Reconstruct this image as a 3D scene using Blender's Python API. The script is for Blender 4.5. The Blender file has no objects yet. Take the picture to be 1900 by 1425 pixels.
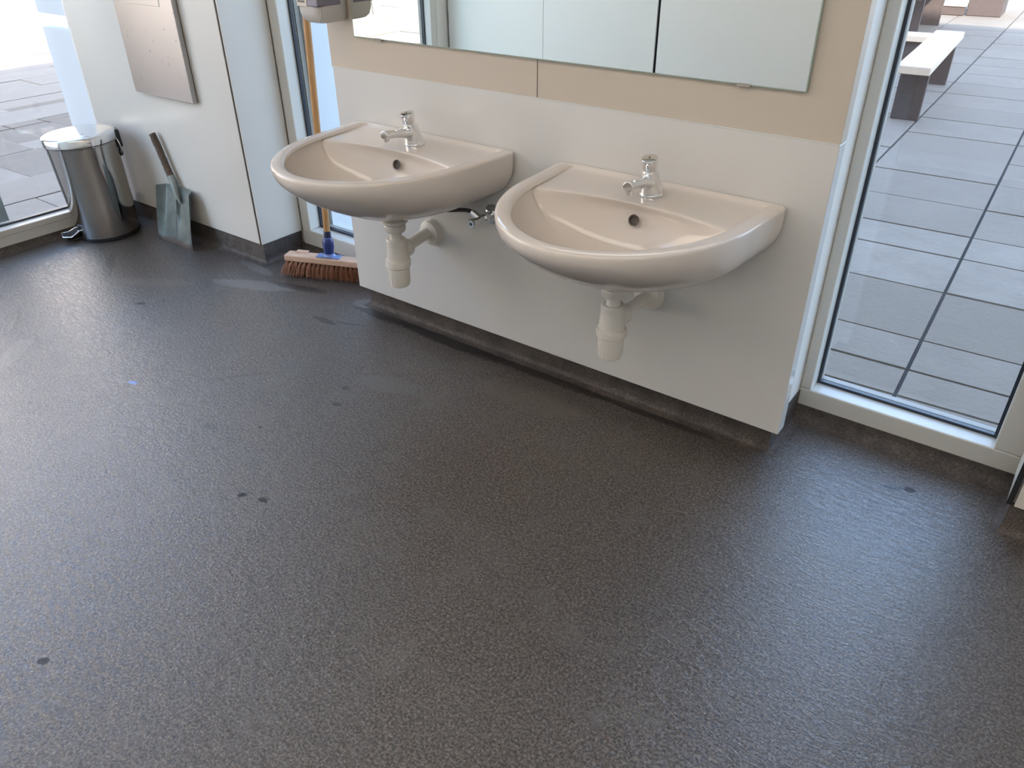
import bpy, bmesh, math, random
from mathutils import Vector, Matrix
random.seed(7)
S = bpy.context.scene
COL = S.collection
PI = math.pi

# ------------------------------------------------------------------ camera
cd = bpy.data.cameras.new('camera'); cam = bpy.data.objects.new('camera', cd); COL.objects.link(cam)
yaw, pitch, roll, fpx = -0.646226, 0.563299, 0.0087669, 1437.8
r_ = Vector((math.cos(yaw), -math.sin(yaw), 0))
f_ = Vector((math.sin(yaw)*math.cos(pitch), math.cos(yaw)*math.cos(pitch), -math.sin(pitch)))
d_ = f_.cross(r_)
rr = math.cos(roll)*r_ + math.sin(roll)*d_
dd = -math.sin(roll)*r_ + math.cos(roll)*d_
cam.matrix_world = Matrix(((rr.x, -dd.x, -f_.x, 0.0), (rr.y, -dd.y, -f_.y, -1.6), (rr.z, -dd.z, -f_.z, 1.195), (0, 0, 0, 1)))
cd.sensor_width = 36; cd.lens = fpx/1900*36; cd.clip_start = .02; cd.clip_end = 300
S.camera = cam

# ------------------------------------------------------------------ world, sun, exposure
w = bpy.data.worlds.new('world'); S.world = w; w.use_nodes = True
nt = w.node_tree; nt.nodes.clear()
sky = nt.nodes.new('ShaderNodeTexSky'); sky.sky_type = 'NISHITA'; sky.sun_disc = False
sky.sun_elevation = math.radians(28); sky.sun_rotation = math.radians(150)
bg = nt.nodes.new('ShaderNodeBackground'); bg.inputs[1].default_value = 2.7
wo = nt.nodes.new('ShaderNodeOutputWorld')
hs = nt.nodes.new('ShaderNodeHueSaturation'); hs.inputs['Saturation'].default_value = 1.0
nt.links.new(sky.outputs[0], hs.inputs['Color']); tc = nt.nodes.new('ShaderNodeTexCoord'); mp = nt.nodes.new('ShaderNodeMapping'); mp.inputs['Scale'].default_value = (1.4, 1.4, 3.2); mp.inputs['Location'].default_value = (.3, .1, 0)
cn = nt.nodes.new('ShaderNodeTexNoise'); cn.inputs['Scale'].default_value = 1.6; cn.inputs['Detail'].default_value = 5
cm = nt.nodes.new('ShaderNodeMapRange'); cm.inputs[1].default_value = .38; cm.inputs[2].default_value = .66; cm.inputs[4].default_value = .8
mx = nt.nodes.new('ShaderNodeMix'); mx.data_type = 'RGBA'; mx.inputs[7].default_value = (.74, .84, 1.0, 1)
nt.links.new(tc.outputs['Generated'], mp.inputs[0]); nt.links.new(mp.outputs[0], cn.inputs['Vector']); nt.links.new(cn.outputs['Fac'], cm.inputs[0])
nt.links.new(cm.outputs[0], mx.inputs[0]); nt.links.new(hs.outputs[0], mx.inputs[6]); nt.links.new(mx.outputs[2], bg.inputs[0]); nt.links.new(bg.outputs[0], wo.inputs[0])

sl = bpy.data.lights.new('sun', 'SUN'); sl.energy = 24.0; sl.angle = math.radians(.6); sl.color = (1, .93, .82)
so = bpy.data.objects.new('sun', sl); COL.objects.link(so)
so.rotation_euler = Vector((-4.5, 8.7, -5.0)).to_track_quat('-Z', 'Y').to_euler()

def fill_light(x, y, power):  # added fill light that lifts the sink wall beyond what daylight gives
    l = bpy.data.lights.new('fill_light', 'AREA'); l.shape = 'RECTANGLE'; l.size = 2.34; l.size_y = .54
    l.energy = power; l.color = (1, .885, .79)
    o = bpy.data.objects.new('fill_light', l); COL.objects.link(o); o.location = (x, y, 2.615)
FILLS = [(-1.5, -1.85, 18), (1.1, -1.85, 22)]
for a in FILLS: fill_light(*a)

S.view_settings.view_transform = 'Standard'; S.view_settings.look = 'None'
S.view_settings.gamma = 1; S.view_settings.use_curve_mapping = False
S.view_settings.exposure = -0.3
S.cycles.max_bounces = 10; S.cycles.diffuse_bounces = 6; S.cycles.glossy_bounces = 5
S.cycles.transparent_max_bounces = 16
S.cycles.caustics_reflective = False; S.cycles.caustics_refractive = False
S.cycles.sample_clamp_indirect = 6.0

# ------------------------------------------------------------------ materials
def mat(name, col, rough=.5, metal=0.0, coat=0.0, spec=.5, croughn=.05):
    m = bpy.data.materials.new(name); m.use_nodes = True
    b = m.node_tree.nodes['Principled BSDF']
    b.inputs['Base Color'].default_value = (*col, 1); b.inputs['Roughness'].default_value = rough
    b.inputs['Metallic'].default_value = metal; b.inputs['Specular IOR Level'].default_value = spec
    b.inputs['Coat Weight'].default_value = coat; b.inputs['Coat Roughness'].default_value = croughn
    return m
def N(m, t, **kw):
    n = m.node_tree.nodes.new(t)
    for k, v in kw.items(): setattr(n, k, v)
    return n
def L(m, a, b): m.node_tree.links.new(a, b)
def bsdf(m): return m.node_tree.nodes['Principled BSDF']
def coords(m, sc=(1, 1, 1), rot=(0, 0, 0)):
    g = N(m, 'ShaderNodeNewGeometry'); mp = N(m, 'ShaderNodeMapping')
    mp.inputs['Scale'].default_value = sc; mp.inputs['Rotation'].default_value = rot
    L(m, g.outputs['Position'], mp.inputs['Vector']); return mp.outputs[0]
def ocoords(m, sc=(1, 1, 1)):
    g = N(m, 'ShaderNodeTexCoord'); mp = N(m, 'ShaderNodeMapping'); mp.inputs['Scale'].default_value = sc
    L(m, g.outputs['Object'], mp.inputs['Vector']); return mp.outputs[0]
def noise(m, vec, scale, detail=3, rough=.5, dist=0):
    n = N(m, 'ShaderNodeTexNoise'); n.inputs['Scale'].default_value = scale; n.inputs['Detail'].default_value = detail
    n.inputs['Roughness'].default_value = rough; n.inputs['Distortion'].default_value = dist
    L(m, vec, n.inputs['Vector']); return n.outputs['Fac']
def ramp(m, fac, stops):
    n = N(m, 'ShaderNodeValToRGB'); e = n.color_ramp.elements
    while len(e) < len(stops): e.new(.5)
    for el, (p, c) in zip(e, stops):
        el.position = p; el.color = (*c, 1) if len(c) == 3 else c
    L(m, fac, n.inputs['Fac']); return n.outputs['Color']
def mapr(m, v, a, b, c=0.0, d=1.0):
    n = N(m, 'ShaderNodeMapRange'); n.clamp = True
    for i, x in zip((1, 2, 3, 4), (a, b, c, d)): n.inputs[i].default_value = x
    L(m, v, n.inputs[0]); return n.outputs[0]
def mth(m, op, a, b=None, clamp=False):
    n = N(m, 'ShaderNodeMath', operation=op); n.use_clamp = clamp
    for i, x in enumerate((a, b)):
        if x is None: continue
        if isinstance(x, (int, float)): n.inputs[i].default_value = x
        else: L(m, x, n.inputs[i])
    return n.outputs[0]
def mix(m, fac, a, b, blend='MIX'):
    n = N(m, 'ShaderNodeMix', data_type='RGBA', blend_type=blend)
    for i, x in ((0, fac), (6, a), (7, b)):
        if isinstance(x, (int, float)): n.inputs[i].default_value = x
        elif isinstance(x, tuple): n.inputs[i].default_value = (*x, 1)
        else: L(m, x, n.inputs[i])
    return n.outputs[2]
def bump(m, h, strength, dist, prev=None):
    n = N(m, 'ShaderNodeBump'); n.inputs['Strength'].default_value = strength; n.inputs['Distance'].default_value = dist
    L(m, h, n.inputs['Height'])
    if prev is not None: L(m, prev, n.inputs['Normal'])
    return n.outputs[0]

def laminate(name, col, rough, coat=0):
    m = mat(name, col, rough, coat=coat); v = coords(m)
    c = mix(m, mapr(m, noise(m, v, 2.3, 4), .3, .7, 0, .35), col, tuple(x*.93 for x in col))
    L(m, c, bsdf(m).inputs['Base Color'])
    L(m, bump(m, noise(m, v, 500, 2), .04, .0005), bsdf(m).inputs['Normal'])
    return m
M_panel = laminate('white_laminate', (.595, .572, .53), .24)
M_back = laminate('white_cubicle_laminate', (.84, .82, .76), .3)
M_splash = laminate('white_splash_laminate', (.62, .62, .605), .12)
M_cream = laminate('cream_wall_board', (.52, .465, .395), .42)
M_wallwhite = laminate('white_wall_paint', (.68, .67, .65), .5)
M_ceiling = laminate('ceiling_white', (.75, .74, .71), .8)
M_frame = laminate('window_frame_paint', (.60, .595, .56), .3)
M_cer = mat('ceramic_white', (.67, .615, .565), .1, spec=.45)
M_plast = mat('white_pvc', (.72, .69, .63), .3)
M_chrome = mat('chrome', (.82, .83, .84), .06, 1)
M_black = mat('black_rubber', (.012, .013, .016), .45)
M_gasket = mat('window_gasket', (.02, .028, .045), .35)
M_dark = mat('dark_hole', (.01, .009, .008), .6)
M_hole = mat('overflow_shadow', (.09, .075, .065), .4)
M_hose = mat('black_hose', (.03, .025, .025), .35)
M_disp = mat('dispenser_plastic', (.6, .585, .56), .25)
M_dispgrey = mat('dispenser_window', (.22, .2, .26), .15)
M_label = mat('dispenser_label', (.6, .57, .52), .5)
M_ink = mat('label_ink', (.06, .06, .07), .6)
M_blue = mat('blue_plastic', (.018, .035, .16), .3)
M_navy = mat('navy_plastic', (.006, .008, .04), .3)
M_bluel = mat('pale_blue_plastic', (.16, .24, .5), .35)
M_ext = mat('exterior_render', (.54, .56, .59), .8, spec=.1)
M_mirror = mat('mirror_silver', (.92, .94, .90), .008, 1)
M_mirredge = mat('mirror_edge', (.32, .4, .35), .2)
M_sealant = mat('sealant', (.33, .31, .28), .6)

# floor vinyl
dk = (.008, .007, .006); md = (.018, .016, .014); pl = (.16, .155, .15)
SPOTS = [(-1.266, -1.372, .011, .008, .4, dk, .9), (-1.361, -.858, .010, .007, 1, dk, .9), (-1.307, -.842, .012, .007, .2, dk, .8),
         (-1.552, -.658, .006, .004, .2, dk, .8), (-2.037, -.734, .016, .008, .3, (.07, .17, .5), .9), (-2.50, -.43, .022, .008, .6, dk, .85),
         (-2.455, -.37, .010, .006, .6, dk, .85), (-2.098, -.369, .016, .010, .1, (.11, .07, .06), .6), (-1.662, -.735, .02, .012, .3, md, .5),
         (-1.88, -.14, .05, .012, .0, md, .7), (-1.80, -.11, .05, .004, .35, md, .7), (-2.50, -.86, .10, .03, -.9, (.12, .11, .10), .7),
         (-1.514, -.39, .012, .01, 0, md, .6), (-.136, .072, .02, .010, .3, md, .6), (-.10, .088, .012, .012, .3, dk, .7),
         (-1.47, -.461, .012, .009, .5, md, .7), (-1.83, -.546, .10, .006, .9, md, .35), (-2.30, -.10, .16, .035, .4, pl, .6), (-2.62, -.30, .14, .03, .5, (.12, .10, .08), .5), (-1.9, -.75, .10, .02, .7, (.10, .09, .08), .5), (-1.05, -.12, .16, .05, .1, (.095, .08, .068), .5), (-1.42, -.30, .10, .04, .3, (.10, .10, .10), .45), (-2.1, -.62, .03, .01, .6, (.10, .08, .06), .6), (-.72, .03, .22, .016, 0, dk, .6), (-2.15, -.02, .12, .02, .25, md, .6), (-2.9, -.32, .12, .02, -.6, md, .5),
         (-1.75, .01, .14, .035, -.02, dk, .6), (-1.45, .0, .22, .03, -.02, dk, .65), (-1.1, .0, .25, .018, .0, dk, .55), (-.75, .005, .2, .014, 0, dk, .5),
         (-1.86, .03, .05, .03, .2, pl, .6), (-2.42, .0, .10, .02, -.1, pl, .5), (-1.387, -1.365, .006, .004, .3, md, .6)]
def floor_material():
    m = mat('vinyl_floor', (.06, .055, .052), .33); v = coords(m); b = bsdf(m)
    big = noise(m, v, 1.4, 5, .6); mid = noise(m, v, 9, 4, .6); fine = noise(m, v, 210, 2, .6, .6); fine2 = noise(m, v, 420, 1)
    base = ramp(m, fine, [(.0, (.008, .007, .006)), (.40, (.030, .0245, .021)), (.50, (.074, .061, .052)), (.59, (.13, .108, .092)), (1, (.3, .28, .26))])
    base = mix(m, mapr(m, big, .35, .68, 0, .55), base, mix(m, .5, base, (.078, .085, .092)))
    base = mix(m, mapr(m, mid, .56, .72, 0, .5), base, (.105, .1, .094))
    # scuffed, chalky wear patches
    wear = mth(m, 'MULTIPLY', mapr(m, noise(m, v, 3.3, 6, .7, .4), .56, .68), .16)
    base = mix(m, wear, base, (.15, .145, .14))
    # long drag scratches
    v2 = coords(m, (1, 1, 1))
    sep = N(m, 'ShaderNodeSeparateXYZ'); L(m, v2, sep.inputs[0])
    dist_n = noise(m, v2, 45, 3, .7)
    allm = None
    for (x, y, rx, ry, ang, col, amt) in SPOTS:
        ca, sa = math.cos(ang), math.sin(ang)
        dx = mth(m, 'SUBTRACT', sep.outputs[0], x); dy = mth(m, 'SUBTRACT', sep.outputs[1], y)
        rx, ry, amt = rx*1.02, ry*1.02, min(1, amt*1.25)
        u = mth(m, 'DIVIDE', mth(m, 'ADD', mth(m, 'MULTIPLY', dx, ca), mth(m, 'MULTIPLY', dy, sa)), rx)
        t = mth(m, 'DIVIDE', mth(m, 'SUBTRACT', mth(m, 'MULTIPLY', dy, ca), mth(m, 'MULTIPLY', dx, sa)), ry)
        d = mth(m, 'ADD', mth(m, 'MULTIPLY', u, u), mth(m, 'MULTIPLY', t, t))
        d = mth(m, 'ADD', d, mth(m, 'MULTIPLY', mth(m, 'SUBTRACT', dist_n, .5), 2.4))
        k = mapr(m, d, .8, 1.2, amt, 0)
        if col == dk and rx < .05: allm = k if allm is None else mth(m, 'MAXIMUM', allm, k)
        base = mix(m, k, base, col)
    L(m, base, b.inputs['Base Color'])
    rg = mth(m, 'ADD', mapr(m, big, .3, .7, .36, .44), mth(m, 'MULTIPLY', wear, .18))
    L(m, rg, b.inputs['Roughness'])
    b.inputs['Specular IOR Level'].default_value = .5
    L(m, mth(m, 'MULTIPLY', mth(m, 'SUBTRACT', 1.0, allm, clamp=True), .62), b.inputs['Coat Weight']); b.inputs['Coat IOR'].default_value = 1.62; b.inputs['Coat Roughness'].default_value = .18
    vs = coords(m, (.8, 2.0, 1), (0, 0, .55))
    rip = noise(m, vs, 46, 5, .68, 1.0)
    n1 = bump(m, rip, .5, .0036)
    n2 = bump(m, fine, .42, .001, n1)
    n3 = bump(m, noise(m, v, 3.0, 3), .15, .01, n2)
    L(m, n3, b.inputs['Normal']); L(m, n3, b.inputs['Coat Normal'])
    return m

M_floor = floor_material()

def cove_material():
    m = mat('vinyl_cove', (.06, .055, .05), .62, spec=.3); v = coords(m)
    fine = noise(m, v, 210, 2); dirt = noise(m, v, 14, 5, .7)
    c = ramp(m, fine, [(.3, (.05, .042, .037)), (.6, (.11, .093, .083)), (1, (.22, .19, .17))])
    c = mix(m, mapr(m, dirt, .45, .65, 0, .6), c, (.028, .025, .024))
    c = mix(m, mapr(m, noise(m, v, 40, 5, .8), .62, .7, 0, .5), c, (.26, .25, .24))
    L(m, c, bsdf(m).inputs['Base Color'])
    L(m, bump(m, noise(m, v, 60, 5, .7), .4, .004), bsdf(m).inputs['Normal'])
    return m
M_cove = cove_material()

def steel_material(name, col, rough, streak=(1, 1, 60), amt=.1):
    m = mat(name, col, rough, 1); v = ocoords(m, streak)
    st = noise(m, v, 12, 4, .6)
    L(m, mapr(m, st, .3, .7, rough-amt*.5, rough+amt), bsdf(m).inputs['Roughness'])
    v2 = ocoords(m)
    sp = mapr(m, noise(m, v2, 60, 2, .6), .70, .74, 0, .8)
    L(m, mix(m, sp, col, (.10, .08, .06)), bsdf(m).inputs['Base Color'])
    L(m, bump(m, noise(m, v2, 9, 2), .04, .004), bsdf(m).inputs['Normal'])
    return m
M_bin = steel_material('polished_steel', (.47, .45, .43), .11, (1, 1, 1), .06)
M_lid = steel_material('polished_steel_lid', (.74, .74, .74), .13, (1, 1, 1), .05)
M_plate = steel_material('brushed_steel', (.44, .415, .405), .3, (60, 60, 1), .03)
M_galv = steel_material('galvanised_steel', (.33, .37, .38), .5, (4, 4, 4), .1)

def shovel_material():
    m = mat('worn_zinc', (.2, .23, .23), .5, .75); v = ocoords(m)
    c = mix(m, mapr(m, noise(m, v, 12, 5, .6), .35, .65), (.19, .22, .22), (.32, .36, .36))
    sep = N(m, 'ShaderNodeSeparateXYZ'); L(m, v, sep.inputs[0])
    edge = mth(m, 'ADD', sep.outputs[2], mth(m, 'MULTIPLY', noise(m, v, 40, 4, .7), .03))
    c = mix(m, mapr(m, edge, .022, .04, .85, 0), c, (.17, .12, .11))
    c = mix(m, mapr(m, noise(m, v, 90, 3, .8), .68, .72, 0, .7), c, (.5, .52, .5))
    L(m, c, bsdf(m).inputs['Base Color']); return m
M_shovel = shovel_material()

def wood(name, c1, c2, sc, rough=.5, dirt=None):
    m = mat(name, c1, rough); v = ocoords(m, sc)
    c = mix(m, mapr(m, noise(m, v, 14, 4, .6, 1.2), .35, .65), c1, c2)
    if dirt: c = mix(m, mapr(m, noise(m, ocoords(m), 45, 5, .8), .5, .6, 0, .85), c, dirt)
    L(m, c, bsdf(m).inputs['Base Color']); return m
M_handle = wood('broom_handle_wood', (.50, .28, .11), (.38, .19, .07), (8, 8, .5), .4)
M_head = wood('broom_head_wood', (.62, .44, .33), (.48, .31, .22), (.7, 9, 9), .6)
M_shaft = wood('old_shovel_wood', (.085, .055, .038), (.05, .035, .028), (6, 6, .7), .7, (.13, .09, .065))
M_bristle = wood('coir_bristle', (.36, .16, .09), (.17, .07, .04), (60, 60, 6), .6)
M_plank = wood('pale_bench_plank', (.48, .38, .29), (.42, .33, .26), (8, .6, 8), .7)
M_leg = wood('brown_bench_board', (.05, .03, .027), (.03, .02, .018), (4, 4, 2), .8)

def paving_material(name, cols):
    m = mat(name, cols[0], .75); v = coords(m)
    a = N(m, 'ShaderNodeAttribute'); a.attribute_name = 'slab'; a.attribute_type = 'GEOMETRY'
    c = mix(m, a.outputs['Fac'], cols[0], cols[1])
    c = mix(m, mapr(m, noise(m, v, 5, 6, .7), .35, .7, 0, .6), c, cols[2])
    c = mix(m, mapr(m, noise(m, v, 90, 4, .8), .62, .68, 0, .35), c, (.3, .3, .3))
    L(m, c, bsdf(m).inputs['Base Color'])
    L(m, bump(m, noise(m, v, 30, 6, .7), .4, .01), bsdf(m).inputs['Normal'])
    bsdf(m).inputs['Specular IOR Level'].default_value = .12
    return m
M_slab = paving_material('concrete_slab', ((.168, .136, .110), (.228, .195, .165), (.151, .124, .101)))
M_slabL = paving_material('stone_slab', ((.24, .20, .165), (.315, .272, .23), (.20, .17, .145)))
M_joint = mat('dark_joint', (.09, .085, .08), .95, spec=.1)
M_jointL = mat('sand_joint', (.15, .14, .13), .95, spec=.1)
M_pale = mat('pale_ground', (.42, .40, .37), .9, spec=.1)
def brick_material():
    m = mat('warm_brick', (.45, .22, .13), .8); v = coords(m, (1, 1, 1), (0, PI/2, 0))
    b = N(m, 'ShaderNodeTexBrick'); b.inputs['Scale'].default_value = 4
    b.inputs['Color1'].default_value = (.85, .68, .56, 1); b.inputs['Color2'].default_value = (.78, .60, .48, 1); b.inputs['Mortar'].default_value = (.5, .45, .4, 1)
    L(m, v, b.inputs['Vector']); L(m, b.outputs['Color'], bsdf(m).inputs['Base Color']); return m
M_brick = brick_material()

def glass_material():
    m = bpy.data.materials.new('window_glass'); m.use_nodes = True; t = m.node_tree; t.nodes.clear()
    o = t.nodes.new('ShaderNodeOutputMaterial'); mx = t.nodes.new('ShaderNodeMixShader')
    tr = t.nodes.new('ShaderNodeBsdfTransparent'); gl = t.nodes.new('ShaderNodeBsdfGlossy'); fr = t.nodes.new('ShaderNodeLayerWeight'); pw = t.nodes.new('ShaderNodeMath'); pw.operation = 'POWER'; pw.inputs[1].default_value = 5
    ma = t.nodes.new('ShaderNodeMath'); ma.operation = 'MULTIPLY_ADD'; ma.inputs[1].default_value = .95; ma.inputs[2].default_value = .035; fr.inputs[0].default_value = .5
    tr.inputs[0].default_value = (.93, .96, .97, 1); gl.inputs['Roughness'].default_value = .0
    t.links.new(fr.outputs['Facing'], pw.inputs[0]); t.links.new(pw.outputs[0], ma.inputs[0]); t.links.new(ma.outputs[0], mx.inputs[0]); t.links.new(tr.outputs[0], mx.inputs[1]); t.links.new(gl.outputs[0], mx.inputs[2]); t.links.new(mx.outputs[0], o.inputs[0])
    return m
M_glass = glass_material()
def fill_panel_material():  # glowing face of the added fill panels
    m = mat('fill_diffuser', (.9, .88, .85), .4); b = bsdf(m)
    b.inputs['Emission Color'].default_value = (1, .9, .78, 1); b.inputs['Emission Strength'].default_value = 1.2; return m
M_fill = fill_panel_material()

# ------------------------------------------------------------------ mesh helpers
def tag(o, label=None, cat=None, group=None, kind=None):
    if label: o['label'] = label
    if cat: o['category'] = cat
    if group: o['group'] = group
    if kind: o['kind'] = kind
    return o
def obj(name, bm, m, parent=None, smooth=False, loc=None, bevel=0, subsurf=0, autos=None):
    bmesh.ops.recalc_face_normals(bm, faces=bm.faces)
    me = bpy.data.meshes.new(name); bm.to_mesh(me); bm.free()
    o = bpy.data.objects.new(name, me); COL.objects.link(o)
    for x in (m if isinstance(m, (list, tuple)) else [m]): me.materials.append(x)
    if smooth:
        me.polygons.foreach_set('use_smooth', [True]*len(me.polygons))
    if bevel:
        b = o.modifiers.new('bevel', 'BEVEL'); b.width = bevel; b.segments = 3; b.limit_method = 'ANGLE'; b.angle_limit = math.radians(40)
    if subsurf:
        s = o.modifiers.new('subsurf', 'SUBSURF'); s.levels = subsurf; s.render_levels = subsurf
    if smooth and autos is not None:
        me.set_sharp_from_angle(angle=math.radians(autos))
    if parent: o.parent = parent
    if loc: o.location = loc
    return o
def empty(name, loc=(0, 0, 0), rot=(0, 0, 0)):
    o = bpy.data.objects.new(name, None); COL.objects.link(o); o.location = loc; o.rotation_euler = rot; o.empty_display_size = .05
    return o
def bx(bm, x0, x1, y0, y1, z0, z1, M=None):
    vs = [bm.verts.new(((x0, x1)[i & 1], (y0, y1)[i >> 1 & 1], (z0, z1)[i >> 2 & 1])) for i in range(8)]
    for f in ((0, 2, 3, 1), (4, 5, 7, 6), (0, 1, 5, 4), (2, 6, 7, 3), (0, 4, 6, 2), (1, 3, 7, 5)): bm.faces.new([vs[i] for i in f])
    if M is not None: bmesh.ops.transform(bm, matrix=M, verts=vs)
    return vs
def box(name, m, x0, x1, y0, y1, z0, z1, parent=None, bevel=0, kind=None, loc=None):
    bm = bmesh.new(); bx(bm, x0, x1, y0, y1, z0, z1); o = obj(name, bm, m, parent, bevel=bevel, loc=loc)
    if kind: o['kind'] = kind
    return o
def lathe(bm, prof, n=48, M=None, cap=True, a0=0):
    rings = []
    for r, z in prof:
        rings.append([bm.verts.new((r*math.cos(a0+2*PI*i/n), r*math.sin(a0+2*PI*i/n), z)) for i in range(n)])
    for a, b in zip(rings, rings[1:]):
        for i in range(n): bm.faces.new((a[i], a[(i+1) % n], b[(i+1) % n], b[i]))
    if cap:
        if prof[0][0] > 1e-5: bm.faces.new(rings[0][::-1])
        if prof[-1][0] > 1e-5: bm.faces.new(rings[-1])
    vs = [v for r in rings for v in r]
    if M is not None: bmesh.ops.transform(bm, matrix=M, verts=vs)
    return vs
def frame_at(p, d, up=Vector((0, 0, 1))):
    d = Vector(d).normalized(); x = up.cross(d)
    if x.length < 1e-4: x = Vector((1, 0, 0))
    x.normalize(); y = d.cross(x)
    return Matrix(((x.x, y.x, d.x, p[0]), (x.y, y.y, d.y, p[1]), (x.z, y.z, d.z, p[2]), (0, 0, 0, 1)))
def tube(bm, pts, rad, n=16, cap=True):
    pts = [Vector(p) for p in pts]; rings = []
    up = Vector((0, 0, 1)); px = None
    for i, p in enumerate(pts):
        d = (pts[min(i+1, len(pts)-1)] - pts[max(i-1, 0)]).normalized()
        x = (px - d*px.dot(d)) if px is not None else (up.cross(d) if abs(d.z) < .95 else Vector((1, 0, 0)) - d*d.x)
        x.normalize(); px = x; y = d.cross(x)
        r = rad[i] if isinstance(rad, (list, tuple)) else rad
        if not isinstance(r, (list, tuple)): r = (r, r)
        rings.append([bm.verts.new(p + x*r[0]*math.cos(2*PI*k/n) + y*r[1]*math.sin(2*PI*k/n)) for k in range(n)])
    for a, b in zip(rings, rings[1:]):
        for i in range(n): bm.faces.new((a[i], a[(i+1) % n], b[(i+1) % n], b[i]))
    if cap: bm.faces.new(rings[0][::-1]); bm.faces.new(rings[-1])
def bez(p0, p1, p2, p3, n=14):
    out = []
    for i in range(n+1):
        t = i/n; a = [(1-t)**3, 3*t*(1-t)**2, 3*t*t*(1-t), t**3]
        out.append(tuple(sum(a[k]*(p0, p1, p2, p3)[k][j] for k in range(4)) for j in range(3)))
    return out
def grid_surface(bm, rows, closed=False):
    R = [[bm.verts.new(p) for p in r] for r in rows]
    for a, b in zip(R, R[1:]):
        n = len(a)
        for i in range(n if closed else n-1): bm.faces.new((a[i], a[(i+1) % n], b[(i+1) % n], b[i]))
    return R

# ------------------------------------------------------------------ room shell
fl = bmesh.new(); bx(fl, -3.37, 2.5, -2.3, .27, -.08, 0)
floor = obj('floor', fl, M_floor); floor['kind'] = 'structure'
box('ceiling', M_ceiling, -3.5, 2.6, -2.35, .32, 2.64, 2.8, kind='structure')

# sink wall: body, glossy lower panel, cream upper boards with a joint
box('wall_front', M_wallwhite, -1.835, -.43, .041, .30, 0, 2.64, kind='structure')
o = empty('wall_splash_panel', (0, 0, 0)); o.name = 'wall_lower'; o['kind'] = 'structure'
box('splash_panel', M_splash, -1.847, -.402, 0, .04, .083, .777, o, bevel=.0015)
o = empty('wall_upper'); o['kind'] = 'structure'
box('wall_board', M_cream, -1.853, -1.126, .002, .04, .7785, 2.64, o, bevel=.0012)
box('wall_board', M_cream, -1.1235, -.402, .002, .04, .7785, 2.64, o, bevel=.0012)
box('sealant_bead', M_splash, -1.850, -.403, -.001, .004, .7765, .7795, o)
# corner box left
o = empty('wall_corner'); o['kind'] = 'structure'
box('front_panel', M_panel, -3.43, -2.4235, .037, .047, .083, 2.64, o, bevel=.001)
box('panel_edge', M_black, -2.4235, -2.4155, .040, .05, .083, 2.64, o)
box('side_panel', M_panel, -2.4155, -2.409, .039, .228, .083, 2.64, o, bevel=.001)
box('inner_core', M_wallwhite, -3.425, -2.422, .05, .30, 0, 2.64, o)
# right box
o = empty('wall_right_corner'); o.name = 'wall_right_box'; o['kind'] = 'structure'
box('side_panel', M_panel, .083, .093, .058, .228, .083, 2.64, o, bevel=.001)
box('panel_edge', M_black, .083, .094, .046, .056, .083, 2.64, o)
box('front_panel', M_panel, .098, 1.1, .044, .056, .083, 2.64, o, bevel=.001)
box('inner_core', M_wallwhite, .094, 1.1, .06, .30, 0, 2.64, o)
box('wall_front_right', M_wallwhite, 2.0, 2.6, .04, .30, 0, 2.64, kind='structure')
box('wall_right', M_wallwhite, 2.5, 2.6, -2.3, .04, 0, 2.64, kind='structure')
# back wall of cubicle panels (seen in the mirror)
o = empty('wall_back'); o['kind'] = 'structure'
for i, (x0, x1) in enumerate([(-3.335, -2.652), (-2.648, -1.962), (-1.945, .3), (.31, 1.1), (1.11, 1.9), (1.91, 2.5)]):
    box('back_panel', M_back, x0, x1, -2.25 if i != 2 else -2.252, -2.24, .08 if i > 9 else 0.0, 2.64, o)
box('joint_strip', M_frame, -2.654, -2.646, -2.249, -2.245, 0, 2.64, o)
box('back_core', M_black, -3.38, 2.6, -2.35, -2.256, 0, 2.64, o)
box('wall_left_pier', M_wallwhite, -3.47, -3.35, -2.42, -2.15, 0, 2.64, kind='structure')

def cove(name, path, h, r=.022, m=M_cove):
    """vinyl upstand with a concave foot swept along the path; room is on the right-hand side"""
    prof = [(0, h), (-.003, h), (-.003, r)] if h > r+.006 else [(0, h), (-.003, h)]
    rr_ = min(r, h-.004)
    prof = [(.006, h), (-.003, h)] + [(-.003 - rr_*(1-math.cos(a)), rr_*(1-math.sin(a))) for a in [k*PI/16 for k in range(9)]] + [(-.003-rr_-.003, -.003), (.006, -.003)]
    P = [Vector(p) for p in path]; rows = []
    for i, p in enumerate(P):
        d0 = (P[i]-P[i-1]).normalized() if i else None
        d1 = (P[i+1]-P[i]).normalized() if i < len(P)-1 else None
        if d0 is None: d0 = d1
        if d1 is None: d1 = d0
        n0 = Vector((-d0.y, d0.x)); n1 = Vector((-d1.y, d1.x)); nn = (n0+n1); nn = nn/(nn.dot(n0)) if nn.length > 1e-6 else n0
        rows.append([(p.x+nn.x*q, p.y+nn.y*q, z) for q, z in prof])
    bm = bmesh.new(); R = grid_surface(bm, rows, closed=True)
    bm.faces.new(R[0]); bm.faces.new(R[-1][::-1])
    o = obj(name, bm, m, smooth=True, autos=50); o['kind'] = 'structure'; return o
cove('baseboard_left', [(-3.35, -2.15), (-3.35, .047)], .028, .024)
cove('baseboard_corner', [(-3.35, .050), (-2.4215, .050), (-2.4215, .232)], .0825)
cove('baseboard_narrow', [(-2.4215, .232), (-1.835, .232)], .03, .026)
cove('baseboard_sink', [(-1.835, .232), (-1.835, .041), (-.430, .041), (-.430, .232)], .0825)
cove('baseboard_right', [(-.430, .232), (.094, .232)], .042, .036)
cove('baseboard_right_box', [(.094, .232), (.094, .06), (1.1, .06)], .0825)

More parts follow.
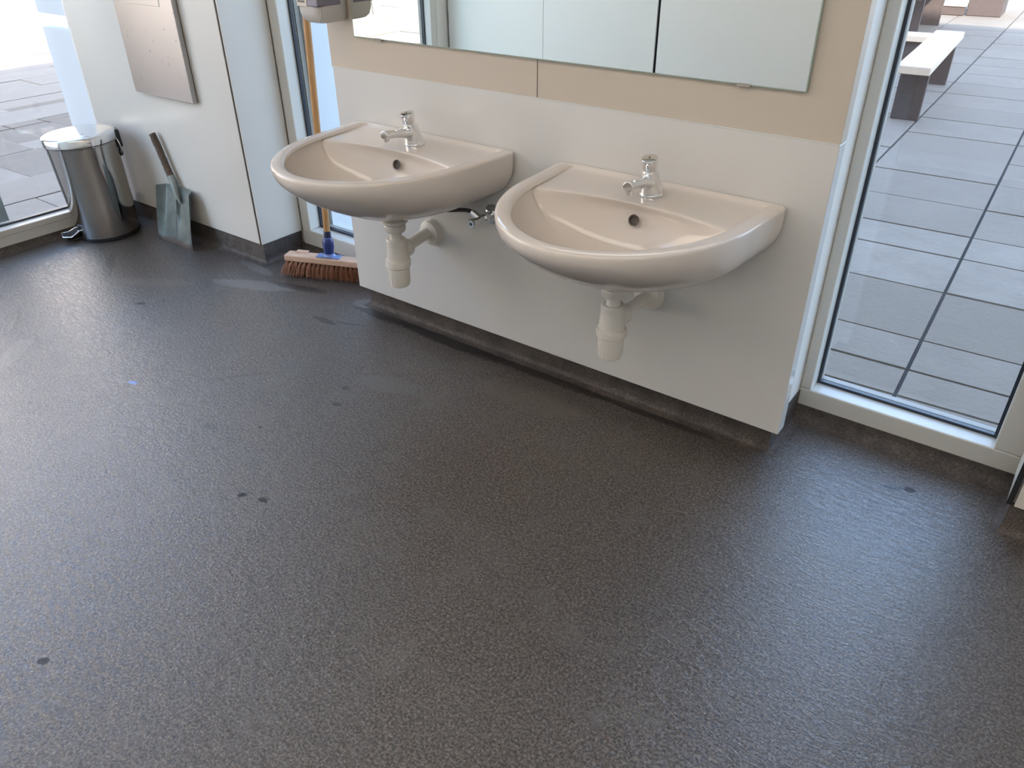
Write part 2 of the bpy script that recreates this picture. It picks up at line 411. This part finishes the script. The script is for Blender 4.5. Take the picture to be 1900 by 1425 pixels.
# ------------------------------------------------------------------ windows
def window(name, axis, face, a0, a1, st0, st1, zs=.03, rail=.06, top=2.5, rb=.09):
    """axis 'y': opening runs in x with face at y=face, glass behind (+y); axis 'x': runs in y, face at x=face, glass towards -x"""
    root = empty(name); root['kind'] = 'structure'
    def B(bm, u0, u1, w0, w1, z0, z1):
        if axis == 'y': bx(bm, u0, u1, face+w0, face+w1, z0, z1)
        else: bx(bm, face-w1, face-w0, u0, u1, z0, z1)
    bm = bmesh.new()
    B(bm, a0, a1, 0, .09, zs-.02, rb); B(bm, a0, a1, 0, .09, top-.06, top+.14)
    obj('window_frame', bm, M_frame, root, bevel=.004)
    for (u0, u1) in ((a0, st0), (st1, a1)):
        bm = bmesh.new(); B(bm, u0, u1, 0, .09, rb, top-.06); obj('window_jamb', bm, M_frame, root, bevel=.004)
    if name == 'window_1':
        bm = bmesh.new(); B(bm, a0, a1, -.0008, .0, rb-.0235, rb-.0222); obj('frame_groove', bm, M_sealant, root)
    bm = bmesh.new(); g = .0075
    B(bm, st0, st1, .050, .062, rb-.001, rb+g); B(bm, st0, st1, .050, .062, top-.06-g, top-.059)
    B(bm, st0-.001, st0+g, .050, .062, rb+g, top-.06-g); B(bm, st1-g, st1+.001, .050, .062, rb+g, top-.06-g)
    obj('glazing_gasket', bm, M_gasket, root)
    bm = bmesh.new(); B(bm, st0+.002, st1-.002, .064, .070, rb+.002, top-.062)
    obj('pane', bm, M_glass, root)
    bm = bmesh.new(); B(bm, st0, st0+.006, .071, .09, rb, top-.06); B(bm, st0, st1, .071, .09, rb-.001, rb+.004)
    obj('outer_bead', bm, M_sealant, root)
    return root
window('window_1', 'x', -3.35, -2.15, .30, -2.10, .25)
window('window_2', 'y', .232, -2.41, -1.835, -2.362, -1.88)
window('window_3', 'y', .232, -.430, .090, -.402, .026)
window('window_4', 'y', .232, 1.1, 2.0, 1.14, 1.96)

# building above and behind (gives the shade outside)
box('wall_exterior_upper', M_ext, -3.5, 7, -9, .32, 2.82, 5.0, kind='structure')
box('wall_exterior_back', M_ext, -3.5, 7, -9, -2.45, -.1, 2.8, kind='structure')
# exterior corner column seen through both left windows
box('wall_exterior_column', M_ext, -3.44, -2.335, .325, 1.05, -.12, 2.8, kind='structure')
box('wall_exterior_fin', M_ext, -3.70, -3.44, .06, .10, -.12, .742, kind='structure')
box('wall_exterior_fin_upper', M_ext, -3.70, -3.44, .06, .10, .797, 2.8, kind='structure')
E_PAVING = None

# ------------------------------------------------------------------ outdoor ground
def paving(name, xs, ys, m, z=-.1, rot=0, pivot=(0, 0), gap=.006, pick=None, label=None):
    bm = bmesh.new(); vals = []
    Mx = Matrix.Translation((pivot[0], pivot[1], z)) @ Matrix.Rotation(rot, 4, 'Z') @ Matrix.Translation((-pivot[0], -pivot[1], 0))
    for i in range(len(xs)-1):
        for j in range(len(ys)-1):
            h = random.uniform(-.002, .002)
            bx(bm, xs[i]+gap, xs[i+1]-gap, ys[j]+gap, ys[j+1]-gap, -.05, h, Mx)
            v = random.random()*.5 if pick is None else pick(i, j)
            vals += [v]*6
    o = obj(name, bm, m, bevel=0)
    at = o.data.attributes.new('slab', 'FLOAT', 'FACE'); at.data.foreach_set('value', vals)
    o['kind'] = 'structure'
    return o
def rng(a, b, st):
    out = [a]
    while out[-1]+st < b+1e-6: out.append(out[-1]+st)
    return out
ysR = [.36, .853-.178, .853, 1.086, 1.531, 1.919, 2.20] + rng(2.62, 22, .45)
xsR = [-.27+.62*k for k in range(-10, 14)]
paving('floor_terrace', xsR, ysR, M_slab, rot=.04, pivot=(-.27, 1.0), pick=lambda i, j: (.95 if j in (4, 5) else (.05 if j == 3 else random.uniform(.2, .6))))
xsL = rng(-8.9, -3.5, .45); ysL = rng(-9, 4.2, .75)
def stagger():
    bm = bmesh.new(); vals = []
    x = -3.52
    for k in range(26):
        wd = .38 if k != 6 else .17
        x1 = x-wd; y = -8-random.random()*.8
        while y < 9:
            ln = random.uniform(.55, .95)
            if not (x > -3.75 and y+ln > .0) or True:
                bx(bm, x1+.004, x-.004, y+.004, y+ln-.004, -.15, (-.1+random.uniform(-.003, .003)) if k != 6 else -.115); vals += [random.random()*.6 if k != 6 else 1.0]*6
            y += ln
        x = x1
    o = obj('floor_yard', bm, M_slabL); at = o.data.attributes.new('slab', 'FLOAT', 'FACE'); at.data.foreach_set('value', vals); o['kind'] = 'structure'
stagger()
box('floor_ground_left', M_jointL, -9.5, -3.6, -10, 26, -.3, -.112, kind='structure')
box('floor_ground', M_joint, -3.6, 14, -10, 26, -.3, -.112, kind='structure')
box('floor_pale_yard', M_pale, -60, -9.5, -40, 60, -.3, -.1, kind='structure')
box('floor_far_yard', M_pale, -9.5, 40, 22.5, 60, -.3, -.1, kind='structure')
box('wall_far_building', M_brick, -19, -18, -24, 14, -.1, 9, kind='structure')

# ------------------------------------------------------------------ wash basins
def dring(hw, yb, bow, ys, yf, z, zfun=None, taper=.958, nb=20, ns=6, nf=44, e=1.02):
    pts = []
    for i in range(nb):                       # back edge, from +x to -x
        t = i/nb; x = hw*(1-2*t); pts.append((x, yb + bow*(1-(x/hw)**2)))
    yc = yb
    for i in range(ns):
        t = i/ns; pts.append((-hw*(1-(1-taper)*t), yc+(ys-yc)*t))
    a = hw*taper; b = ys-yf
    for i in range(nf+1):
        th = PI*i/nf; c, s = math.cos(th), math.sin(th)
        pts.append((-a*math.copysign(abs(c)**e, c), ys - b*abs(s)**e))
    for i in range(1, ns):
        t = 1-i/ns; pts.append((hw*(1-(1-taper)*t), yc+(ys-yc)*t))
    return [(x, y, z if zfun is None else zfun(x, y, z)) for x, y in pts]
def basin(cx, label):
    root = empty('wash_basin', (cx, 0, .44))
    tag(root, label, 'wash basin', 'white ceramic wash basins on the wall')
    Z = .641
    rows = []
    # underside, from the bottom up
    for t in (1.0, .99, .95, .88, .78, .66, .54, .42, .3, .18, .08):
        sw = max(0, 1-t**3)**.9; sf = max(0, 1-t**1.38)**.92
        ys = -.15+.03*(1-sf)
        rows.append(dring(.2865*(.14+.86*sw), -.001, 0, ys, min(-.2-.289*(.12+.88*sf), ys-.02), Z-.022-t*.155))
    rows.append(dring(.2865, -.001, 0, -.15, -.489, Z-.020))
    rows.append(dring(.2868, -.001, 0, -.15, -.490, Z-.008))
    rows.append(dring(.2860, -.001, 0, -.15, -.489, Z-.0025))
    rows.append(dring(.2825, -.002, 0, -.15, -.4855, Z))
    rows.append(dring(.260, -.008, 0, -.15, -.468, Z+.001))
    rows.append(dring(.250, -.014, 0, -.15, -.4600, Z-.001))
    rows.append(dring(.246, -.018, 0, -.15, -.457, Z-.006))
    # shelf to bowl edge
    rows.append(dring(.244, -.022, 0, -.155, -.4555, Z-.008))
    rows.append(dring(.243, -.10, .0, -.165, -.4550, Z-.0085, taper=.975))
    rows.append(dring(.2425, -.183, .036, -.190, -.4545, Z-.009, taper=.985))
    rows.append(dring(.241, -.187, .038, -.192, -.4535, Z-.0105, taper=.985))
    rows.append(dring(.239, -.189, .042, -.194, -.452, Z-.016, taper=.98))
    for t in (.10, .22, .36, .5, .64, .78, .9, .97, 1.0):
        s1 = max(0, 1-t**1.3)**.8; s2 = max(0, 1-t**2)**.6
        zz = Z-.018-.118*t; hw = .235*(.10+.90*s2); yf = -.262-.188*s1
        ring = dring(hw, -.190-.03*(1-s2), .052*s2, -.205-.03*(1-s2), yf, zz, taper=.97)
        yb = max(p[1] for p in ring); yc = (yb+yf)/2; b = (yb-yf)/2; k = min(1, t*1.5)*.85
        out = []
        for x, y, z in ring:
            a = math.atan2((y-yc)/b, x/hw)
            out.append((x*(1-k)+hw*math.cos(a)*k, y*(1-k)+(yc+b*math.sin(a))*k, z))
        rows.append(out)
    bm = bmesh.new()
    R = grid_surface(bm, [[(x, y, z-.44) for x, y, z in r] for r in rows], closed=True)
    bm.faces.new(R[0][::-1]); bm.faces.new(R[-1])
    o = obj('basin_bowl', bm, M_cer, root, smooth=True, subsurf=1)
    # overflow
    bm = bmesh.new(); M = frame_at((0.006, -.1490, .594-.44), (0, -1, .25))
    lathe(bm, [(.0, .0), (.0098, .0), (.0098, .004), (.0125, .0048), (.0128, .003)], 32, M, cap=False)
    obj('overflow_hole', bm, M_hole, root, smooth=True, autos=30)
    bm = bmesh.new(); lathe(bm, [(.0, -.143), (.024, -.143), (.026, -.140), (.022, -.137), (0, -.139)], 32, Matrix.Translation((0, -.238, Z-.44+.008)), cap=False)
    obj('waste_outlet', bm, M_chrome, root, smooth=True, autos=40)
    return root
def tap(cx, label):
    root = empty('push_tap', (cx+.004, -.075, .6325)); tag(root, label, 'tap', 'chrome push taps on the basins')
    bm = bmesh.new()
    rows = []
    for k in range(15):
        t = k/14; z = .054*t; r = .0265-.0085*t**.8; yy = -.013*t
        if k == 0: r = .0275
        rows.append([(r*math.cos(a), yy + r*1.08*math.sin(a), z) for a in [2*PI*i/36 for i in range(36)]])
    R = grid_surface(bm, rows, closed=True); bm.faces.new(R[0][::-1]); bm.faces.new(R[-1])
    obj('tap_body', bm, M_chrome, root, smooth=True, bevel=.0015, autos=60)
    bm = bmesh.new()
    sp = bez((0, .002, .024), (0, -.030, .036), (0, -.06, .0415), (0, -.112, .0445), 16)
    rad = [((.0205-.0085*min(1, i/9)), (.0165-.0055*min(1, i/10))) for i in range(17)]
    tube(bm, sp, rad, 24)
    obj('spout', bm, M_chrome, root, smooth=True, bevel=.0015, autos=60)
    bm = bmesh.new()
    lathe(bm, [(0, -.0085), (.0066, -.0085), (.0072, -.006), (.0080, 0), (.0085, .004)], 28, frame_at((0, -.1040, .0355), (0, -.30, 1)), cap=False)
    obj('aerator', bm, M_chrome, root, smooth=True, autos=50)
    ax = Vector((0, -.26, 1)).normalized(); b0 = Vector((0, -.0145, .050))
    bm = bmesh.new()
    lathe(bm, [(.0150, -.004), (.0150, .004), (.0140, .006), (.0140, .009)], 32, frame_at(b0, ax))
    obj('neck_ring', bm, M_chrome, root, smooth=True, autos=50)
    bm = bmesh.new()
    lathe(bm, [(.0135, .007), (.0158, .009), (.0168, .022), (.0180, .0250), (.0187, .033), (.0172, .0360), (.011, .0370), (0, .0372)], 36, frame_at(b0, ax), cap=False)
    k = obj('push_button', bm, M_chrome, root, smooth=True, autos=50)
    bm = bmesh.new(); lathe(bm, [(.0, .0378), (.002, .0378), (.002, .037)], 12, frame_at(b0, ax), cap=False)
    obj('button_dimple', bm, M_black, k)
    return root
def trap(cx, label, dx=0.0):
    yc = -.185
    root = empty('bottle_trap', (cx, yc, .262)); tag(root, label, 'drain trap', 'white plastic traps under the basins')
    def LT(name, prof, M=None, n=40, par=root):
        bm = bmesh.new(); lathe(bm, prof, n, M, cap=True); return obj(name, bm, M_plast, par, smooth=True, autos=35)
    z0 = .262
    cup = bmesh.new(); lathe(cup, [(.024, 0), (.0275, .003), (.0295, .012), (.031, .058), (.031, .062)], 48)
    c = obj('trap_cup', cup, M_plast, root, smooth=True, autos=35)
    bm = bmesh.new()
    for i in range(16):
        a = 2*PI*i/16; M = Matrix.Rotation(a, 4, 'Z')
        bx(bm, .0275, .0305, -.0012, .0012, .010, .054, M)
    obj('grip_rib', bm, M_plast, c)
    LT('cup_collar', [(.0335, .058), (.0355, .060), (.0360, .072), (.0345, .078), (.030, .079)])
    LT('trap_body', [(.0305, .076), (.0300, .084), (.0275, .118), (.0270, .121), (.0278, .122), (.0278, .136), (.0255, .139), (.0185, .139)])
    LT('tail_pipe', [(.0165, .130), (.0165, .166)])
    LT('tail_nut', [(.019, .160), (.0265, .161), (.0285, .164), (.0290, .178), (.0270, .180), (.0290, .182), (.036, .188), (.035, .193), (.030, .197), (.024, .199)])
    zo = .098
    LT('outlet_boss', [(.0215, -.004), (.0235, .016), (.0255, .018), (.0255, .031), (.0235, .035), (.017, .035)], frame_at((.0, .016, zo), (dx, .13, -.004)))
    LT('outlet_pipe', [(.0165, 0), (.0165, .13)], frame_at((dx*.25, .045, zo-.001), (dx, .13, -.004)))
    LT('wall_rosette', [(.018, .0), (.024, .001), (.034, .005), (.0385, .012), (.040, .021), (.0395, .0245)], frame_at((dx, .1605, zo-.005), (0, 1, 0)))
    return root
def valve(cx, label):
    root = empty('angle_valve', (cx, -.0005, .456)); tag(root, label, 'valve', 'chrome valves under the basins')
    bm = bmesh.new(); lathe(bm, [(.0, .0125), (.012, .012), (.020, .009), (.0265, .004), (.0285, .0)], 40, frame_at((0, 0, 0), (0, -1, 0)), cap=False)
    obj('valve_rosette', bm, M_chrome, root, smooth=True, autos=40)
    bm = bmesh.new(); tube(bm, [(0, -.008, 0), (0, -.075, 0)], .0095, 20)
    lathe(bm, [(.012, 0), (.0125, .004), (.0125, .014), (.012, .018)], 24, frame_at((0, -.022, 0), (0, -1, 0)))
    obj('valve_body', bm, M_chrome, root, smooth=True, autos=40)
    bm = bmesh.new(); lathe(bm, [(.0095, 0), (.013, .003), (.0135, .018), (.0115, .022), (.0042, .022), (.004, .014)], 8, frame_at((0, -.072, 0), (0, -1, 0)), cap=False)
    obj('valve_knob', bm, M_chrome, root, smooth=True, autos=30)
    bm = bmesh.new(); tube(bm, [(0, -.0865, 0), (0, -.0935, 0)], .0042, 16); obj('knob_socket', bm, M_dark, root)
    bm = bmesh.new(); tube(bm, [(0, -.05, 0), (-.016, -.052, .010), (-.028, -.055, .018)], [.010, .0095, .009], 8); obj('hose_nut', bm, M_chrome, root, smooth=True, autos=30)
    bm = bmesh.new(); tube(bm, bez((-.026, -.055, .017), (-.045, -.058, .024), (-.075, -.064, .014), (-.115, -.085, .012)), .0058, 12)
    obj('supply_hose', bm, M_hose, root, smooth=True)
    return root
BX = (-1.473, -.763)
basin(BX[0], 'white ceramic wash basin nearer the broom and the corner, left one of the pair')
basin(BX[1], 'white ceramic wash basin nearest the camera, beside the tall right window')
tap(BX[0], 'chrome push tap on the left wash basin')
tap(BX[1], 'chrome push tap on the right wash basin')
trap(BX[0]+.012, 'white plastic bottle trap hanging beneath the left wash basin', -.034)
trap(BX[1]-.012, 'white plastic bottle trap hanging beneath the right wash basin')
valve(-1.268, 'small chrome angle valve with black hose at the wall beneath the left basin')

# ------------------------------------------------------------------ mirror
root = empty('wall_mirror', (-1.11, .001, .867)); tag(root, 'large frameless rectangular mirror on the cream wall above both basins', 'mirror')
box('mirror_glass', M_mirredge, -.627, .627, -.008, 0, 0, .85, root, bevel=.001)
bm = bmesh.new(); vs = [bm.verts.new(p) for p in ((-.6245, -.0083, .0025), (.6245, -.0083, .0025), (.6245, -.0083, .8475), (-.6245, -.0083, .8475))]; bm.faces.new(vs)
bmesh.ops.solidify(bm, geom=bm.faces[:], thickness=-.0001) if False else None
obj('mirror_face', bm, M_mirror, root)
for x in (-.535, .50):
    bm = bmesh.new(); bx(bm, x-.014, x+.014, -.0098, .0, -.0035, .0035); obj('mirror_clip', bm, M_sealant, root, bevel=.001)

# ------------------------------------------------------------------ soap dispenser
root = empty('soap_dispenser', (-1.793, 0.001, .906)); tag(root, 'white plastic soap dispenser on the cream wall beside the mirror', 'dispenser')
def disp_ring(z, w, d, n=40, off=0):
    pts = []
    for i in range(n):
        a = 2*PI*i/n; c, s = math.cos(a), math.sin(a); e = .45
        x = w*math.copysign(abs(c)**e, c); y = -d/2 - d/2*math.copysign(abs(s)**e, s)
        pts.append((x, y, z))
    return pts
bm = bmesh.new()
prof = [(0, .028, .085), (.002, .034, .094), (.010, .0405, .105), (.03, .0435, .112), (.10, .044, .112), (.2, .043, .108), (.235, .043, .1), (.245, .035, .085)]
R = grid_surface(bm, [disp_ring(z, a, b) for z, a, b in prof], closed=True); bm.faces.new(R[0][::-1]); bm.faces.new(R[-1])
obj('dispenser_body', bm, M_disp, root, smooth=True, autos=70)
bm = bmesh.new(); bx(bm, -.038, .0445, -.1128, -.030, .042, .13); obj('level_window', bm, M_dispgrey, root, bevel=.004)
bm = bmesh.new(); bx(bm, -.034, .004, -.1146, -.1130, .043, .10); lb = obj('product_label', bm, M_label, root)
bm = bmesh.new()
for k in range(3):
    for j in range(5): bx(bm, -.029+j*.0055, -.029+j*.0055+.0038, -.1150, -.1145, .052+k*.012, .052+k*.012+random.uniform(.004, .007))
obj('label_print', bm, M_ink, lb)
bm = bmesh.new()
tube(bm, [(.040, -.106, .006), (.0437, -.100, .02), (.0440, -.098, .11)], .0008, 6); obj('body_seam', bm, M_sealant, root)

# ------------------------------------------------------------------ steel wall plate
root = empty('steel_wall_panel', (-2.815, .037, .571)); tag(root, 'brushed stainless steel rectangular panel on the white wall above bin and shovel', 'wall panel')
box('panel_face', M_plate, -.186, .186, -.022, -.002, 0, .62, root, bevel=.0025)
box('back_gasket', M_black, -.183, .183, -.002, 0, .003, .617, root)
bm = bmesh.new(); bx(bm, -.11, .11, -.0235, -.021, .31, .52); obj('inset_flap', bm, M_plate, root, bevel=.001)

# ------------------------------------------------------------------ pedal bin
root = empty('pedal_bin', (-3.231, -.126, .002), (math.radians(1.6), math.radians(-.9), math.radians(-18)))
tag(root, 'round polished steel pedal bin in the corner by the left window', 'bin')
bm = bmesh.new(); lathe(bm, [(.108, 0), (.118, .0), (.1195, .004), (.1195, .014), (.117, .016)], 72); obj('base_ring', bm, M_black, root, smooth=True, autos=40)
bm = bmesh.new(); lathe(bm, [(.1185, .012), (.1200, .015), (.1235, .12), (.1265, .25), (.129, .372), (.1305, .3735), (.1305, .377), (.127, .378)], 96); obj('bin_body', bm, M_bin, root, smooth=True, autos=35)
bm = bmesh.new(); lathe(bm, [(.126, .376), (.126, .386)], 72); obj('rim_gap', bm, M_black, root, smooth=True, autos=40)
bm = bmesh.new(); lathe(bm, [(.131, .3805), (.1345, .3805), (.1345, .4075), (.1325, .4110), (.122, .4150), (.09, .4190), (.05, .4212), (0, .422)], 96, cap=False); obj('lid', bm, M_lid, root, smooth=True, autos=50)
bm = bmesh.new(); bx(bm, -.030, .030, .124, .145, .335, .405); bx(bm, -.022, .022, .120, .138, .30, .345); obj('hinge_block', bm, M_black, root, bevel=.006)
bm = bmesh.new(); tube(bm, bez((.034, .120, .385), (.060, .135, .36), (.056, .13, .325), (.034, .128, .315)), .0022, 10); obj('carry_handle', bm, M_chrome, root, smooth=True)
# pedal, pointing away from the hinge
pd = bmesh.new()
outl = [(-.034, -.118, .040), (-.040, -.150, .026), (-.030, -.178, .030), (.030, -.178, .030), (.040, -.150, .026), (.034, -.118, .040)]
tube(pd, outl + [outl[0]], .0028, 10, cap=False); p = obj('pedal', pd, M_chrome, root, smooth=True)
bm = bmesh.new(); grid_surface(bm, [[(-.034, -.118, .0395), (.034, -.118, .0395)], [(-.0385, -.150, .0255), (.0385, -.150, .0255)], [(-.029, -.177, .0295), (.029, -.177, .0295)]])
r = bmesh.ops.solidify(bm, geom=bm.faces[:], thickness=.003); obj('pedal_pad', bm, mat('pedal_rubber', (.09, .085, .085), .5), p)
bm = bmesh.new(); bx(bm, -.022, .022, -.146, -.105, .0005, .014); bx(bm, -.016, .016, -.165, -.140, .0005, .010); obj('pedal_foot', bm, M_black, root, bevel=.004)

# ------------------------------------------------------------------ shovel
root = empty('hand_shovel', (-2.876, -.045, .001)); tag(root, 'worn metal hand shovel with short dark wooden handle leaning on the white wall', 'shovel')
def blade_pt(u, t):
    hw = .119 + .001*t
    x = hw*u
    z = .222*t; y = .068*t
    # raised side flanges, keel along the middle
    side = max(0, abs(u)-.72)/.28
    f = -.030*side*(t**.6)
    keel = -.014*math.exp(-(u/.07)**2)*max(0, min(1, (t-.12)*1.6))
    dish = .006*(1-u*u)
    return (x*(1-.06*side*t), y + f + dish + keel, z + .012*u*0 - .004*abs(u))
bm = bmesh.new()
rows = [[blade_pt(-1+2*i/40, j/24) for i in range(41)] for j in range(25)]
grid_surface(bm, rows); bmesh.ops.solidify(bm, geom=bm.faces[:], thickness=.0018)
obj('blade', bm, M_shovel, root, smooth=True, autos=60)
sa = Vector((.0, .060, .205)); sb = Vector((-.080, .058, .425))
dr = (sb-sa).normalized()
bm = bmesh.new(); tube(bm, [sa-dr*.045+Vector((.006, -.012, 0)), sa-dr*.01+Vector((0, -.008, 0)), sa+dr*.03, sa+dr*.065], [(.004, .004), (.012, .008), .0145, .0150], 20); obj('socket', bm, M_shovel, root, smooth=True, autos=50)
bm = bmesh.new(); n = 14
tube(bm, [sa+dr*(.05+.18*i/n)+Vector((random.uniform(-.0008, .0008), random.uniform(-.0008, .0008), 0)) for i in range(n+1)], [.0130+random.uniform(-.0005, .0009) for i in range(n+1)], 18); obj('shovel_handle', bm, M_shaft, root, smooth=True, autos=50)

# ------------------------------------------------------------------ broom
ang = .38
root = empty('push_broom', (-2.118, .108, .0), (0, 0, ang)); tag(root, 'push broom with brown bristles and long wooden handle by the narrow window', 'broom')
bm = bmesh.new(); bx(bm, -.172, .172, -.024, .024, .060, .083); obj('broom_head', bm, M_head, root, bevel=.004)
bm = bmesh.new()
NT = 19
for row in range(4):
    for k in range(NT):
        u = -1+2*k/(NT-1); x0 = u*.160; y0 = (-1+2*row/3)*.017
        for q in range(34 if row in (0, 3) else 14):
            a = random.random()*2*PI; r0 = .0045*math.sqrt(random.random()); r1 = .0150*math.sqrt(random.random())
            p0 = Vector((x0+r0*math.cos(a), y0+r0*math.sin(a), .062))
            a2 = a+random.uniform(-.6, .6)
            ln = random.uniform(.0, .012)
            p2 = Vector((x0+u*.022+r1*math.cos(a2), y0*1.5+r1*math.sin(a2)*.9, .0025+ln))
            pm = (p0+p2)/2 + Vector((random.uniform(-.003, .003), random.uniform(-.003, .003)+ (y0*.12), .004))
            tube(bm, [p0, pm, p2], [.0009, .0008, .0005], 3, cap=False)
obj('bristles', bm, M_bristle, root)
bm = bmesh.new(); rowsb = [[(-.162, -.014, .061), (.162, -.014, .061), (.162, .014, .061), (-.162, .014, .061)], [(-.172, -.017, .010), (.172, -.017, .010), (.172, .017, .010), (-.172, .017, .010)]]
R = grid_surface(bm, rowsb, closed=True); bm.faces.new(R[0]); bm.faces.new(R[1][::-1]); obj('bristle_core', bm, mat('bristle_shadow_fibre', (.05, .022, .014), .9), root)
hd = Vector((0.0, .055, 1)).normalized(); M = Matrix.Rotation(-ang, 4, 'Z')
base = Vector((.0, .002, .083))
MF = lambda z: frame_at(base + (M @ hd)*z, M @ hd)
bm = bmesh.new(); bx(bm, -.045, .045, -.017, .017, .083, .088); lathe(bm, [(.024, .0), (.020, .006), (.019, .010)], 32, MF(.004)); obj('socket_plate', bm, M_bluel, root, bevel=.002)
bm = bmesh.new(); lathe(bm, [(.0165, 0), (.0175, .010), (.018, .012), (.0205, .03), (.020, .045), (.016, .058), (.0135, .062)], 32, MF(.012)); obj('broom_socket', bm, M_blue, root, smooth=True, autos=40)
bm = bmesh.new(); lathe(bm, [(.0155, 0), (.0155, .002)], 32, MF(.072)); obj('socket_ring', bm, M_bluel, root, smooth=True, autos=40)
bm = bmesh.new(); lathe(bm, [(.0128, 0), (.0128, .024), (.012, .025)], 32, MF(.073)); obj('socket_collar', bm, M_navy, root, smooth=True, autos=40)
bm = bmesh.new(); lathe(bm, [(.0112, 0), (.0116, .4), (.0118, .9), (.0118, 1.30), (.009, 1.315), (.003, 1.32)], 24, MF(.096)); obj('broom_handle', bm, M_handle, root, smooth=True, autos=50)
bm = bmesh.new(); bx(bm, -.14, -.095,   .010, .030, .0835, .0865, Matrix.Rotation(.0, 4, 'Y')); obj('wood_splinter', bm, M_head, root)

# ------------------------------------------------------------------ outdoor things
def bench(name, label, cat, x, y, rz, length, width, height, legs, group=None, thick=.05, legin=.14):
    root = empty(name, (x, y, -.1), (0, 0, rz)); tag(root, label, cat, group)
    bm = bmesh.new(); bx(bm, -width/2, width/2, -length/2, length/2, height-thick, height); obj('bench_top' if cat == 'bench' else 'table_top', bm, M_plank, root, bevel=.006)
    for yy in legs:
        bm = bmesh.new(); bx(bm, -width/2+.012, width/2-.02, yy-.03, yy+.03, 0, height-thick); obj('board_leg', bm, M_leg, root, bevel=.004)
    return root
bench('garden_bench', 'pale topped bench with brown board legs, nearest outside the right window', 'bench', -1.147, 4.91, .075, 1.73, .205, .365, (-.64, .68), 'outdoor benches')
bench('garden_table', 'low pale topped outdoor table with dark board legs behind the near bench', 'table', -2.20, 8.1, .075, 2.4, .80, .50, (-.75, .9))
bench('garden_bench', 'small pale outdoor bench between near bench and low table', 'bench', -1.72, 6.55, .075, .26, .45, .22, (-.05, .06), 'outdoor benches')
root = empty('timber_kerb', (-2.35, 10.05, -.1), (0, 0, .06)); tag(root, 'low brown and cream timber kerb board lying across the far terrace', 'board')
bm = bmesh.new(); bx(bm, -.55, .53, -.05, .05, 0, .10); obj('kerb_face', bm, M_leg, root, bevel=.01)
bm = bmesh.new(); bx(bm, -.56, .54, -.07, .07, .10, .13); obj('kerb_cap', bm, M_plank, root, bevel=.008)
root = empty('seat_block', (-1.63, 10.35, -.1), (0, 0, .05)); tag(root, 'brown board seat block at the end of the far timber kerb', 'seat')
bm = bmesh.new(); bx(bm, -.19, .19, -.25, .25, 0, .42); obj('board_leg', bm, M_leg, root, bevel=.01)
bm = bmesh.new(); bx(bm, -.24, .24, -.3, .3, .42, .47); obj('seat_top', bm, M_plank, root, bevel=.008)
box('wall_horizon_block', M_ext, -12, 22, 25, 26, -.1, 6, kind='structure')  # unseen wall added to block bright sky low over the terrace

root = empty('steel_post', (-3.80, -.40, -.1)); tag(root, 'grey galvanised steel post outside the left window, at the photo left edge', 'post')
box('post_plate', M_galv, -.006, .006, -.11, .11, .02, 1.3, root, bevel=.001)
box('post_foot', M_galv, -.04, .06, -.12, .10, 0, .02, root, bevel=.003)
bm = bmesh.new(); lathe(bm, [(.011, 0), (.011, .004)], 20, frame_at((.006, .045, .07), (1, 0, 0))); obj('bolt_hole', bm, M_dark, root)
bm = bmesh.new(); lathe(bm, [(.016, 0), (.016, .005)], 20, frame_at((.006, .03, .215), (1, 0, 0))); obj('round_plug', bm, M_label, root)

# ------------------------------------------------------------------ fill light panels, added out of view to brighten the room
for (x, y, p) in FILLS:
    root = empty('fill_panel', (x, y, 2.64)); tag(root, 'added white rectangular fill light panel on the ceiling ' + ('above the basins' if x < 0 else 'above the right side of the room'), 'lamp')
    bm = bmesh.new(); bx(bm, -1.2, 1.2, -.3, .3, -.015, 0); obj('fill_housing', bm, M_wallwhite, root, bevel=.004)
    bm = bmesh.new(); bx(bm, -1.17, 1.17, -.27, .27, -.019, -.015); obj('fill_diffuser', bm, M_fill, root)
